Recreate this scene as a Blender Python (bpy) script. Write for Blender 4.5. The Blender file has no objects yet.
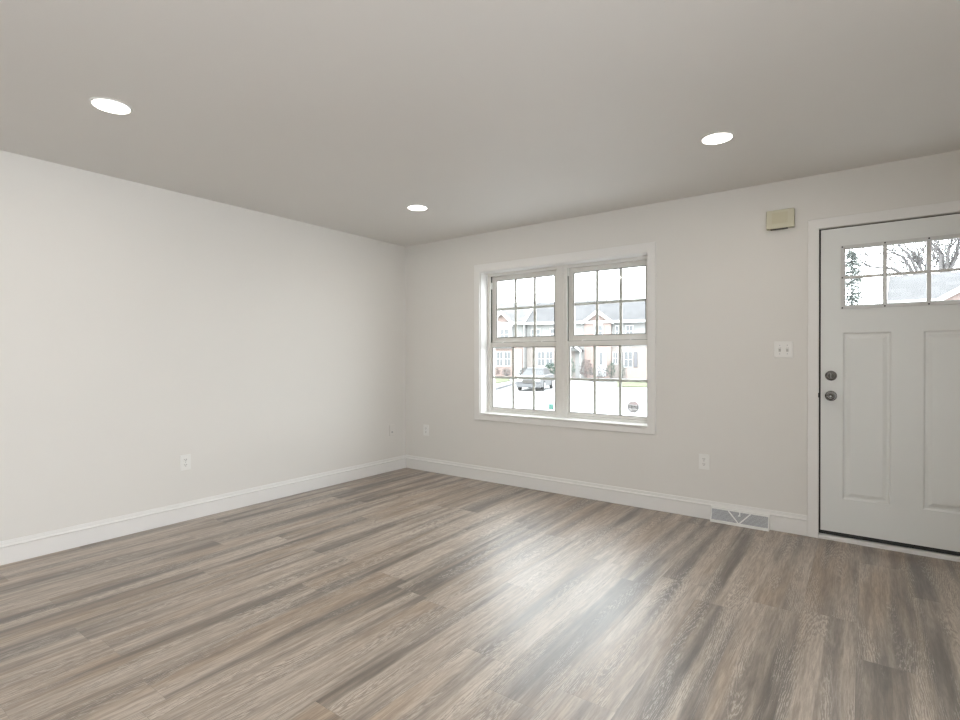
import bpy, bmesh, math, random
from mathutils import Vector, Matrix
PI = math.pi
S = bpy.context.scene
C = S.collection

# ------------------------------------------------------------------ camera
CAM = (4.0973, -4.1890, 1.2183)
YAW, PITCH, ROLL, FPX = 0.633617, -0.0053053, -0.0016150, 524.6
cd = bpy.data.cameras.new('camera'); cam = bpy.data.objects.new('camera', cd); C.objects.link(cam)
cy, sy, cp, sp = math.cos(YAW), math.sin(YAW), math.cos(PITCH), math.sin(PITCH)
F = Vector((-sy*cp, cy*cp, sp)); r = Vector((cy, sy, 0)); u = r.cross(F)
cr, sr = math.cos(ROLL), math.sin(ROLL)
R2 = cr*r + sr*u; U2 = -sr*r + cr*u
M = Matrix((R2, U2, -F)).transposed().to_4x4(); M.translation = Vector(CAM)
cam.matrix_world = M
cd.sensor_width = 36; cd.lens = FPX/960*36; cd.clip_end = 500; cd.clip_start = 0.05
S.camera = cam

# ------------------------------------------------------------------ world: overcast sky
w = bpy.data.worlds.new('overcast'); S.world = w; w.use_nodes = True
nt = w.node_tree; nt.nodes.clear()
wo = nt.nodes.new('ShaderNodeOutputWorld'); bg = nt.nodes.new('ShaderNodeBackground')
bg.inputs[0].default_value = (0.93, 0.965, 1.0, 1); bg.inputs[1].default_value = 10.0
nt.links.new(bg.outputs[0], wo.inputs[0])

# exposure / view
S.view_settings.view_transform = 'Standard'
S.view_settings.look = 'None'
S.view_settings.exposure = -0.1
S.view_settings.gamma = 1.0
S.view_settings.use_curve_mapping = False
try:
    S.cycles.use_denoising = True; S.cycles.filter_width = 1.4
    S.cycles.max_bounces = 10; S.cycles.diffuse_bounces = 6
    S.cycles.sample_clamp_indirect = 4.0
    S.cycles.caustics_reflective = False; S.cycles.caustics_refractive = False
except Exception: pass

def area_light(name, loc, rot, sx, sy_, power, col, portal=False, shape='RECTANGLE'):
    l = bpy.data.lights.new(name, 'AREA'); l.shape = shape; l.size = sx
    if shape in ('RECTANGLE', 'ELLIPSE'): l.size_y = sy_
    l.energy = power; l.color = col
    if portal: l.cycles.is_portal = True
    o = bpy.data.objects.new(name, l); o.location = loc; o.rotation_euler = rot; C.objects.link(o)
    return o
H = 2.44
RX, BY = 5.3, -6.6        # right wall, back wall
# sky portals in the two front openings
area_light('window_portal', (1.865, 0.215, 1.36), (-PI/2, 0, 0), 1.68, 1.42, 1, (1,1,1), portal=True)
# added fill light at a made-up, unseen patio opening in the right wall
area_light('added_side_fill', (RX-0.05, -4.95, 1.12), (0, PI/2, 0), 2.05, 2.6, 9, (0.96, 0.98, 1.0))
LAMP_W = 4.2
LAMP_COL = (1.0, 0.93, 0.83)

# ------------------------------------------------------------------ helpers
def tag(o, label=None, cat=None, group=None, kind=None):
    if label: o['label'] = label
    if cat: o['category'] = cat
    if group: o['group'] = group
    if kind: o['kind'] = kind
    return o
def empty(name, loc=(0,0,0), rz=0, parent=None):
    o = bpy.data.objects.new(name, None); o.location = loc; o.rotation_euler = (0,0,rz)
    o.empty_display_size = 0.1; C.objects.link(o)
    if parent: o.parent = parent
    return o
def obj(name, bm, m, parent=None, bevel=0, smooth=False, seg=2, loc=None):
    me = bpy.data.meshes.new(name)
    bmesh.ops.recalc_face_normals(bm, faces=bm.faces)
    bm.to_mesh(me); bm.free()
    ms = m if isinstance(m, (list, tuple)) else [m]
    for mm in ms: me.materials.append(mm)
    if smooth:
        for p in me.polygons: p.use_smooth = True
    o = bpy.data.objects.new(name, me); C.objects.link(o)
    if parent: o.parent = parent
    if loc: o.location = loc
    if bevel:
        b = o.modifiers.new('bevel', 'BEVEL'); b.width = bevel; b.segments = seg; b.limit_method = 'ANGLE'
        b.angle_limit = math.radians(40)
    return o
def box(bm, x0, x1, y0, y1, z0, z1, mi=0):
    v = [bm.verts.new(p) for p in ((x0,y0,z0),(x1,y0,z0),(x1,y1,z0),(x0,y1,z0),(x0,y0,z1),(x1,y0,z1),(x1,y1,z1),(x0,y1,z1))]
    for f in ((0,3,2,1),(4,5,6,7),(0,1,5,4),(1,2,6,5),(2,3,7,6),(3,0,4,7)):
        bm.faces.new([v[i] for i in f]).material_index = mi
    return v
def nb(*a):
    bm = bmesh.new()
    if a: box(bm, *a)
    return bm
def ring(bm, x0, x1, z0, z1, w, y0, y1, wb=None, wt=None):
    """rectangular frame in the xz plane"""
    wb = w if wb is None else wb; wt = w if wt is None else wt
    box(bm, x0, x0+w, y0, y1, z0, z1); box(bm, x1-w, x1, y0, y1, z0, z1)
    box(bm, x0+w, x1-w, y0, y1, z0, z0+wb); box(bm, x0+w, x1-w, y0, y1, z1-wt, z1)
def extrude_profile(bm, prof, path0, path1, up=Vector((0,0,1)), out=None):
    """prof: list of (d, z) with d outwards; swept from path0 to path1"""
    a = [bm.verts.new(path0 + out*d + up*z) for d, z in prof]
    b = [bm.verts.new(path1 + out*d + up*z) for d, z in prof]
    n = len(prof)
    for i in range(n):
        bm.faces.new((a[i], a[(i+1)%n], b[(i+1)%n], b[i]))
    bm.faces.new(a[::-1]); bm.faces.new(b)
def lathe(bm, prof, n=32, axis='z', c=(0,0,0)):
    """prof: list (radius, h)"""
    rings = []
    c = Vector(c)
    for rr, h in prof:
        row = []
        for i in range(n):
            a = 2*PI*i/n
            p = (rr*math.cos(a), rr*math.sin(a), h)
            if axis == 'y': p = (p[0], -h, p[1])
            elif axis == 'x': p = (h, p[0], p[1])
            row.append(bm.verts.new(Vector(p)+c))
        rings.append(row)
    for a, b in zip(rings, rings[1:]):
        for i in range(n): bm.faces.new((a[i], a[(i+1)%n], b[(i+1)%n], b[i]))
    bm.faces.new(rings[0][::-1]); bm.faces.new(rings[-1])
def wall_grid(bm, x0, x1, z0, z1, holes, y0, y1):
    """a wall slab in xz with rectangular holes, thickness y0..y1"""
    xs = sorted({x0, x1, *[h[0] for h in holes], *[h[1] for h in holes]})
    zs = sorted({z0, z1, *[h[2] for h in holes], *[h[3] for h in holes]})
    cells = set()
    for i in range(len(xs)-1):
        for k in range(len(zs)-1):
            mx, mz = (xs[i]+xs[i+1])/2, (zs[k]+zs[k+1])/2
            if not any(h[0] < mx < h[1] and h[2] < mz < h[3] for h in holes): cells.add((i, k))
    vc = {}
    def V(i, k, s):
        if (i,k,s) not in vc: vc[(i,k,s)] = bm.verts.new((xs[i], y0 if s == 0 else y1, zs[k]))
        return vc[(i,k,s)]
    for (i, k) in cells:
        bm.faces.new((V(i,k,0), V(i+1,k,0), V(i+1,k+1,0), V(i,k+1,0)))
        bm.faces.new((V(i,k+1,1), V(i+1,k+1,1), V(i+1,k,1), V(i,k,1)))
        for (di, dk, a, b) in ((-1,0,(i,k),(i,k+1)), (1,0,(i+1,k+1),(i+1,k)), (0,-1,(i+1,k),(i,k)), (0,1,(i,k+1),(i+1,k+1))):
            if (i+di, k+dk) not in cells:
                bm.faces.new((V(*a,0), V(*b,0), V(*b,1), V(*a,1)))

# ------------------------------------------------------------------ materials
def mat(name, col, rough=0.5, metal=0.0, spec=0.5, bump=0, bscale=200, emit=None, noise=0.0, nscale=3.0):
    m = bpy.data.materials.new(name); m.use_nodes = True
    t = m.node_tree; b = t.nodes['Principled BSDF']
    b.inputs['Base Color'].default_value = (*col, 1); b.inputs['Roughness'].default_value = rough
    b.inputs['Metallic'].default_value = metal; b.inputs['Specular IOR Level'].default_value = spec
    if emit:
        b.inputs['Emission Color'].default_value = (*emit[0], 1); b.inputs['Emission Strength'].default_value = emit[1]
    tc = t.nodes.new('ShaderNodeTexCoord')
    n = t.nodes.new('ShaderNodeTexNoise'); n.inputs['Scale'].default_value = nscale; n.inputs['Detail'].default_value = 4
    t.links.new(tc.outputs['Object'], n.inputs['Vector'])
    mx = t.nodes.new('ShaderNodeMix'); mx.data_type = 'RGBA'; mx.blend_type = 'MULTIPLY'
    mx.inputs[0].default_value = 1.0
    mx.inputs[6].default_value = (*col, 1)
    mr = t.nodes.new('ShaderNodeMapRange')
    mr.inputs['To Min'].default_value = 1-noise; mr.inputs['To Max'].default_value = 1+noise
    t.links.new(n.outputs['Fac'], mr.inputs['Value']); t.links.new(mr.outputs[0], mx.inputs[7])
    t.links.new(mx.outputs[2], b.inputs['Base Color'])
    if bump:
        n2 = t.nodes.new('ShaderNodeTexNoise'); n2.inputs['Scale'].default_value = bscale; n2.inputs['Detail'].default_value = 3
        t.links.new(tc.outputs['Object'], n2.inputs['Vector'])
        bp = t.nodes.new('ShaderNodeBump'); bp.inputs['Strength'].default_value = bump; bp.inputs['Distance'].default_value = 0.002
        t.links.new(n2.outputs['Fac'], bp.inputs['Height']); t.links.new(bp.outputs[0], b.inputs['Normal'])
    return m
wall_m = mat('greige_wall_paint', (0.725, 0.712, 0.682), 0.55, spec=0.3, bump=0.05, bscale=260, noise=0.012)
ceil_m = mat('ceiling_paint', (0.74, 0.73, 0.71), 0.6, spec=0.3, bump=0.05, bscale=220, noise=0.012)
trim_m = mat('white_trim_paint', (0.79, 0.785, 0.77), 0.32, spec=0.5, noise=0.01)
door_m = mat('white_door_paint', (0.755, 0.775, 0.765), 0.35, noise=0.01)
vinyl_m = mat('white_vinyl', (0.74, 0.73, 0.70), 0.38, noise=0.01)
plate_m = mat('white_plastic', (0.80, 0.80, 0.78), 0.3, noise=0.01)
dark_m = mat('black_rubber', (0.012, 0.012, 0.012), 0.6)
slot_m = mat('socket_slot', (0.06, 0.055, 0.05), 0.6)
track_m = mat('grey_track', (0.10, 0.10, 0.085), 0.6)
ivory_m = mat('aged_ivory_plastic', (0.56, 0.54, 0.41), 0.4, noise=0.04, nscale=12)
nickel_m = mat('satin_nickel', (0.20, 0.195, 0.19), 0.26, metal=1.0)
steel_m = mat('grey_metal', (0.45, 0.46, 0.48), 0.4, metal=0.3)
lamp_m = mat('lit_diffuser', (1, 1, 1), 0.5, emit=((1.0, 0.95, 0.88), 9.0))

def glass_mat():
    m = bpy.data.materials.new('clear_glass'); m.use_nodes = True; t = m.node_tree; t.nodes.clear()
    o = t.nodes.new('ShaderNodeOutputMaterial'); mx = t.nodes.new('ShaderNodeMixShader')
    tr = t.nodes.new('ShaderNodeBsdfTransparent'); tr.inputs[0].default_value = (0.96, 0.975, 0.97, 1)
    gl = t.nodes.new('ShaderNodeBsdfGlossy'); gl.inputs['Roughness'].default_value = 0.02
    fr = t.nodes.new('ShaderNodeFresnel'); 
    ge = t.nodes.new('ShaderNodeNewGeometry'); ma = t.nodes.new('ShaderNodeMath'); ma.operation = 'MULTIPLY_ADD'
    ma.inputs[1].default_value = 1/1.45-1.45; ma.inputs[2].default_value = 1.45     # same reflectance from both sides of the thin pane
    t.links.new(ge.outputs['Backfacing'], ma.inputs[0]); t.links.new(ma.outputs[0], fr.inputs[0])
    t.links.new(fr.outputs[0], mx.inputs[0]); t.links.new(tr.outputs[0], mx.inputs[1]); t.links.new(gl.outputs[0], mx.inputs[2])
    t.links.new(mx.outputs[0], o.inputs[0])
    return m
glass_m = glass_mat()

def floor_mat():
    m = bpy.data.materials.new('limed_oak_planks'); m.use_nodes = True; t = m.node_tree
    b = t.nodes['Principled BSDF']; N = t.nodes.new; L = t.links.new
    def math_(op, a, bb=None, c=None):
        n = N('ShaderNodeMath'); n.operation = op
        for i, v in enumerate((a, bb, c)):
            if v is None: continue
            if isinstance(v, (int, float)): n.inputs[i].default_value = v
            else: L(v, n.inputs[i])
        return n.outputs[0]
    tc = N('ShaderNodeTexCoord'); sx = N('ShaderNodeSeparateXYZ'); L(tc.outputs['Object'], sx.inputs[0])
    X, Y = sx.outputs[0], sx.outputs[1]
    PW, PL = 0.22, 1.22
    xr = math_('DIVIDE', math_('SUBTRACT', X, 3.85-0.22*20), PW)
    row = math_('FLOOR', xr); xf = math_('FRACT', xr)
    wn = N('ShaderNodeTexWhiteNoise'); wn.noise_dimensions = '1D'; L(row, wn.inputs['W'])
    yr = math_('ADD', math_('DIVIDE', Y, PL), math_('MULTIPLY', wn.outputs[0], 7.3))
    col = math_('FLOOR', yr); yf = math_('FRACT', yr)
    cv = N('ShaderNodeCombineXYZ'); L(row, cv.inputs[0]); L(col, cv.inputs[1])
    wn2 = N('ShaderNodeTexWhiteNoise'); wn2.noise_dimensions = '2D'; L(cv.outputs[0], wn2.inputs['Vector'])
    pr = wn2.outputs[0]
    sc = N('ShaderNodeSeparateColor'); L(wn2.outputs['Color'], sc.inputs[0])
    r1, r2, r3 = sc.outputs[0], sc.outputs[1], sc.outputs[2]
    # plank-local coordinates with random offset
    def coords(kx, ky, kz=10.0):
        c = N('ShaderNodeCombineXYZ')
        L(math_('MULTIPLY', X, kx), c.inputs[0]); L(math_('MULTIPLY', Y, ky), c.inputs[1]); L(math_('MULTIPLY', pr, kz), c.inputs[2])
        return c.outputs[0]
    def noise(vec, sc_, det=4, rough=0.5, dist=0.0):
        n = N('ShaderNodeTexNoise'); n.inputs['Scale'].default_value = sc_; n.inputs['Detail'].default_value = det
        n.inputs['Roughness'].default_value = rough; n.inputs['Distortion'].default_value = dist
        L(vec, n.inputs['Vector']); return n.outputs['Fac']
    def mr(v, a, bb, c=0.0, d=1.0, smooth=True):
        n = N('ShaderNodeMapRange'); n.interpolation_type = 'SMOOTHSTEP' if smooth else 'LINEAR'
        L(v, n.inputs['Value'])
        n.inputs['From Min'].default_value = a; n.inputs['From Max'].default_value = bb
        n.inputs['To Min'].default_value = c; n.inputs['To Max'].default_value = d
        return n.outputs[0]
    def mix(f, a, bb, mode='MIX'):
        n = N('ShaderNodeMix'); n.data_type = 'RGBA'; n.blend_type = mode
        if isinstance(f, (int, float)): n.inputs[0].default_value = f
        else: L(f, n.inputs[0])
        for i, v in ((6, a), (7, bb)):
            if isinstance(v, tuple): n.inputs[i].default_value = (*v, 1)
            else: L(v, n.inputs[i])
        return n.outputs[2]
    streak = noise(coords(11.0, 0.6, 40), 1.0, 2, 0.45, 0.25)      # soft dark streaks, per plank
    streak2 = noise(coords(10.0, 0.40, 0.0), 1.0, 2, 0.5, 0.2)      # streaks that line up across planks
    warm = noise(coords(5.0, 0.8, 12), 1.0, 2, 0.5, 0.2)
    fine = noise(coords(120.0, 9.0, 12), 1.0, 5, 0.7, 0.2)
    mid = noise(coords(45.0, 2.2, 12), 1.0, 4, 0.6, 0.3)
    wob = noise(coords(16.0, 3.0, 12), 1.0, 3, 0.55, 0.8)
    light = (0.47, 0.395, 0.325); tan_ = (0.35, 0.258, 0.178); dark = (0.070, 0.048, 0.033)
    base = mix(mr(warm, 0.42, 0.66), light, tan_)
    st = math_('ADD', math_('MULTIPLY', streak, 0.42), math_('MULTIPLY', streak2, 0.58))
    st = math_('ADD', st, math_('MULTIPLY', math_('SUBTRACT', wob, 0.5), 0.12))
    st = math_('ADD', st, math_('MULTIPLY', math_('SUBTRACT', r1, 0.5), 0.05))
    sfac = math_('MULTIPLY', mr(st, 0.44, 0.64), 0.92)
    c1 = mix(sfac, base, dark)
    c2 = mix(mr(mid, 0.40, 0.60, 0.0, 0.62), c1, mix(1.0, c1, (0.58, 0.53, 0.48), 'MULTIPLY'))
    c3 = mix(mr(fine, 0.38, 0.62, 0.0, 0.62), c2, mix(1.0, c2, (0.50, 0.46, 0.42), 'MULTIPLY'))
    # cathedral grain: stretched distorted rings along the heart of some planks
    lc = N('ShaderNodeCombineXYZ')
    L(math_('MULTIPLY', math_('SUBTRACT', xf, math_('ADD', 0.35, math_('MULTIPLY', r2, 0.3))), 0.22), lc.inputs[0])
    L(math_('MULTIPLY', math_('SUBTRACT', yf, r3), 0.11), lc.inputs[1]); L(math_('MULTIPLY', pr, 3.0), lc.inputs[2])
    wv = N('ShaderNodeTexWave'); wv.wave_type = 'RINGS'; wv.rings_direction = 'Z'
    wv.inputs['Scale'].default_value = 48; wv.inputs['Distortion'].default_value = 9.0
    wv.inputs['Detail'].default_value = 3; wv.inputs['Detail Scale'].default_value = 3.0; wv.inputs['Detail Roughness'].default_value = 0.6
    L(lc.outputs[0], wv.inputs['Vector'])
    gm = noise(coords(13, 1.9, 33), 1.0, 2)
    cmask = math_('MULTIPLY', mr(gm, 0.45, 0.62), mr(wv.outputs['Fac'], 0.70, 1.0))
    c4 = mix(math_('MULTIPLY', cmask, 0.48), c3, (0.58, 0.52, 0.455))
    cmask2 = math_('MULTIPLY', mr(gm, 0.44, 0.60), mr(wv.outputs['Fac'], 0.30, 0.02))
    c5 = mix(math_('MULTIPLY', cmask2, 0.6), c4, (0.13, 0.10, 0.08))
    tone = math_('ADD', 1.02, math_('MULTIPLY', r2, 0.12))
    tcol = N('ShaderNodeCombineColor'); [L(tone, tcol.inputs[i]) for i in range(3)]
    c6 = mix(1.0, c5, tcol.outputs[0], 'MULTIPLY')
    # seams
    ex = math_('MULTIPLY', math_('MINIMUM', xf, math_('SUBTRACT', 1.0, xf)), PW)
    ey = math_('MULTIPLY', math_('MINIMUM', yf, math_('SUBTRACT', 1.0, yf)), PL)
    edge = math_('MINIMUM', ex, ey)
    seam = mr(edge, 0.0003, 0.0012, 1.0, 0.0)
    c7 = mix(math_('MULTIPLY', seam, 0.38), c6, (0.06, 0.045, 0.035))
    L(c7, b.inputs['Base Color'])
    rr = math_('ADD', 0.33, math_('MULTIPLY', fine, 0.14)); L(rr, b.inputs['Roughness'])
    b.inputs['Specular IOR Level'].default_value = 1.0
    b.inputs['Coat Weight'].default_value = 0.8; b.inputs['Coat Roughness'].default_value = 0.48; b.inputs['Coat IOR'].default_value = 1.55
    hgt = math_('ADD', math_('MULTIPLY', fine, 0.5), math_('SUBTRACT', math_('MULTIPLY', cmask, 0.6), math_('MULTIPLY', seam, 2.0)))
    bp = N('ShaderNodeBump'); bp.inputs['Strength'].default_value = 0.35; bp.inputs['Distance'].default_value = 0.0012
    L(hgt, bp.inputs['Height']); L(bp.outputs[0], b.inputs['Normal'])
    return m
floor_m = floor_mat()

def brick_mat(name, c1, c2, mortar, bw=0.22, bh=0.075, flat=False):
    m = bpy.data.materials.new(name); m.use_nodes = True; t = m.node_tree; b = t.nodes['Principled BSDF']
    tc = t.nodes.new('ShaderNodeTexCoord'); mp = t.nodes.new('ShaderNodeMapping')
    mp.inputs['Rotation'].default_value = (PI/2, 0, 0)
    t.links.new(tc.outputs['Object'], mp.inputs[0])
    n = t.nodes.new('ShaderNodeTexBrick')
    n.inputs['Color1'].default_value = (*c1, 1); n.inputs['Color2'].default_value = (*c2, 1); n.inputs['Mortar'].default_value = (*mortar, 1)
    n.inputs['Scale'].default_value = 1; n.inputs['Brick Width'].default_value = bw; n.inputs['Row Height'].default_value = bh
    n.inputs['Mortar Size'].default_value = 0.008
    t.links.new(mp.outputs[0], n.inputs['Vector']); t.links.new(n.outputs['Color'], b.inputs['Base Color'])
    b.inputs['Roughness'].default_value = 0.85
    return m
brick_m = brick_mat('pink_brick', (0.28, 0.20, 0.178), (0.255, 0.185, 0.165), (0.29, 0.26, 0.245))
tanbrick_m = brick_mat('tan_brick', (0.27, 0.235, 0.215), (0.25, 0.22, 0.20), (0.29, 0.27, 0.26))
siding_m = brick_mat('cream_siding', (0.27, 0.27, 0.265), (0.28, 0.28, 0.275), (0.19, 0.19, 0.19), bw=4.0, bh=0.14)
shingle_m = brick_mat('grey_shingles', (0.062, 0.062, 0.065), (0.080, 0.080, 0.083), (0.05, 0.05, 0.053), bw=0.5, bh=0.3)
shingle2_m = brick_mat('weathered_shingles', (0.085, 0.085, 0.085), (0.11, 0.108, 0.108), (0.07, 0.07, 0.07), bw=0.5, bh=0.3)
wtrim_m = mat('exterior_white_trim', (0.5, 0.5, 0.5), 0.6)
wpane_m = mat('far_window_pane', (0.12, 0.125, 0.13), 0.3)
shutter_m = mat('grey_shutter', (0.13, 0.13, 0.14), 0.6)
street_m = mat('pale_asphalt', (0.30, 0.30, 0.30), 0.9, noise=0.06, nscale=0.6)
lawn_m = mat('winter_lawn', (0.085, 0.096, 0.05), 0.95, noise=0.25, nscale=2)
walk_m = mat('concrete', (0.52, 0.52, 0.50), 0.9, noise=0.05)
bark_m = mat('grey_bark', (0.10, 0.095, 0.095), 0.9)
conif_m = mat('conifer_needles', (0.115, 0.13, 0.12), 0.9, noise=0.3, nscale=5)
green_m = mat('evergreen_leaves', (0.05, 0.085, 0.065), 0.8, noise=0.3, nscale=5)
brush_m = mat('brown_twigs', (0.11, 0.092, 0.085), 0.9, noise=0.3, nscale=5)
grey_brush_m = mat('grey_hedge_leaves', (0.095, 0.095, 0.092), 0.9, noise=0.3, nscale=5)
car_m = mat('silver_car_paint', (0.10, 0.102, 0.107), 0.45)
carglass_m = mat('car_glass', (0.04, 0.042, 0.045), 0.4)
tyre_m = mat('tyre', (0.04, 0.04, 0.04), 0.8)

# ------------------------------------------------------------------ room shell
def struct(name, bm, m, **k):
    o = obj(name, bm, m, **k); o['kind'] = 'structure'; return o
WT = 0.22
struct('floor', nb(-0.02, RX+0.02, BY-0.02, 0.02, -0.1, 0.0), floor_m)
struct('ceiling', nb(-0.2, RX+0.2, BY-0.2, WT, H, H+0.12), ceil_m)
struct('wall_left', nb(-0.2, 0, BY-0.2, WT, -0.1, H), wall_m)
bm = bmesh.new(); wall_grid(bm, BY-0.2, WT, -0.1, H, [(-6.3, -3.6, 0.05, 2.2)], 0, 0.2)
bmesh.ops.transform(bm, verts=bm.verts, matrix=Matrix(((0, 1, 0, RX), (1, 0, 0, 0), (0, 0, 1, 0), (0, 0, 0, 1))))
struct('wall_right', bm, wall_m)
bm = bmesh.new(); wall_grid(bm, 1.03-1.03, RX, -0.1, H, [(1.03, 2.70, 0.655, 2.057), (3.845, 4.768, 0.0, 2.072)], 0, WT)
struct('wall_front', bm, wall_m)
struct('wall_back', nb(0, RX, BY-0.2, BY, -0.1, H), wall_m)

# baseboards with a moulded top
BP = [(0, 0), (0.0135, 0), (0.0135, 0.100), (0.0175, 0.104), (0.0175, 0.109), (0.0100, 0.117), (0.0100, 0.124), (0.0080, 0.138), (0.0, 0.138)]
def baseboard(name, a, b, out):
    bm = bmesh.new(); extrude_profile(bm, BP, Vector(a), Vector(b), out=Vector(out))
    return struct(name, bm, trim_m)
baseboard('baseboard_left', (0, BY, 0.001), (0, 0, 0.001), (1, 0, 0))
baseboard('baseboard_front', (0, 0, 0.001), (3.783, 0, 0.001), (0, -1, 0))
baseboard('baseboard_front', (4.83, 0, 0.001), (RX, 0, 0.001), (0, -1, 0))
baseboard('baseboard_right', (RX, -3.525, 0.001), (RX, 0, 0.001), (-1, 0, 0))

# unseen patio window, added to account for the side fill light
pw = empty('added_window', (RX, -4.95, 0)); pw['kind'] = 'structure'
def side(bm): bmesh.ops.transform(bm, verts=bm.verts, matrix=Matrix(((0, 1, 0, 0), (-1, 0, 0, 0), (0, 0, 1, 0), (0, 0, 0, 1)))); return bm
bm = bmesh.new(); ring(bm, -1.42, 1.42, 0.0, 2.27, 0.07, -0.016, 0.0); obj('casing', side(bm), trim_m, pw)
bm = bmesh.new(); ring(bm, -1.345, 1.345, 0.055, 2.195, 0.05, 0.10, 0.18); box(bm, -0.03, 0.03, 0.10, 0.18, 0.105, 2.145); obj('window_frame', side(bm), vinyl_m, pw)

# ------------------------------------------------------------------ window_1
win = empty('window_1', (1.865, 0, 0.6)); win['kind'] = 'structure'
WX, WZ = 1.865, 0.6
def wobj(name, bm, m, parent=None, **k):
    """meshes of the window are written in room coordinates, then moved under their parent"""
    bmesh.ops.translate(bm, verts=bm.verts, vec=(-WX, 0, -WZ))
    return obj(name, bm, m, parent or win, **k)
bm = bmesh.new()
wall_grid(bm, 0.96, 2.758, 0.600, 2.132, [(1.027, 2.691, 0.652, 2.057)], -0.018, -0.0005)
cas = wobj('casing', bm, trim_m, bevel=0.003)
bm = bmesh.new(); box(bm, 1.0305, 2.6995, -0.020, 0.118, 0.6555, 0.668)
wobj('window_sill', bm, trim_m, bevel=0.002)
# jamb extensions lining the opening
bm = bmesh.new()
box(bm, 1.0303, 1.034, -0.001, 0.118, 0.668, 2.0565); box(bm, 2.696, 2.6997, -0.001, 0.118, 0.668, 2.0565); box(bm, 1.034, 2.696, -0.001, 0.118, 2.052, 2.0567)
wobj('jamb_liner', bm, trim_m)
# vinyl frame: two units side by side with a mullion
FY0, FY1 = 0.112, 0.205
bm = bmesh.new()
for a, b in ((1.0345, 1.840), (1.885, 2.6955)):
    ring(bm, a, b, 0.6685, 2.0515, 0.026, FY0, FY1, wb=0.022, wt=0.026)
    # inner stop bead beside the lower sash
    box(bm, a+0.026, a+0.032, FY0, FY0+0.012, 0.6905, 2.0255); box(bm, b-0.032, b-0.026, FY0, FY0+0.012, 0.6905, 2.0255)
    box(bm, a+0.026, a+0.030, 0.152, 0.158, 0.6905, 2.0255); box(bm, b-0.030, b-0.026, 0.152, 0.158, 0.6905, 2.0255)
wobj('window_frame', bm, vinyl_m, bevel=0.0015)
bm = bmesh.new(); box(bm, 1.8405, 1.8845, FY0-0.004, FY1, 0.6690, 2.0510); box(bm, 1.853, 1.872, FY0-0.012, FY0-0.004, 0.6690, 2.0510); wobj('mullion_cover', bm, vinyl_m, bevel=0.003)
ZM = 1.362
gasket_shadow_m = mat('grey_gasket_shadow', (0.22, 0.215, 0.20), 0.6)  # gasket colour also paints the dark shadow lines along glass and sash edges
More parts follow.
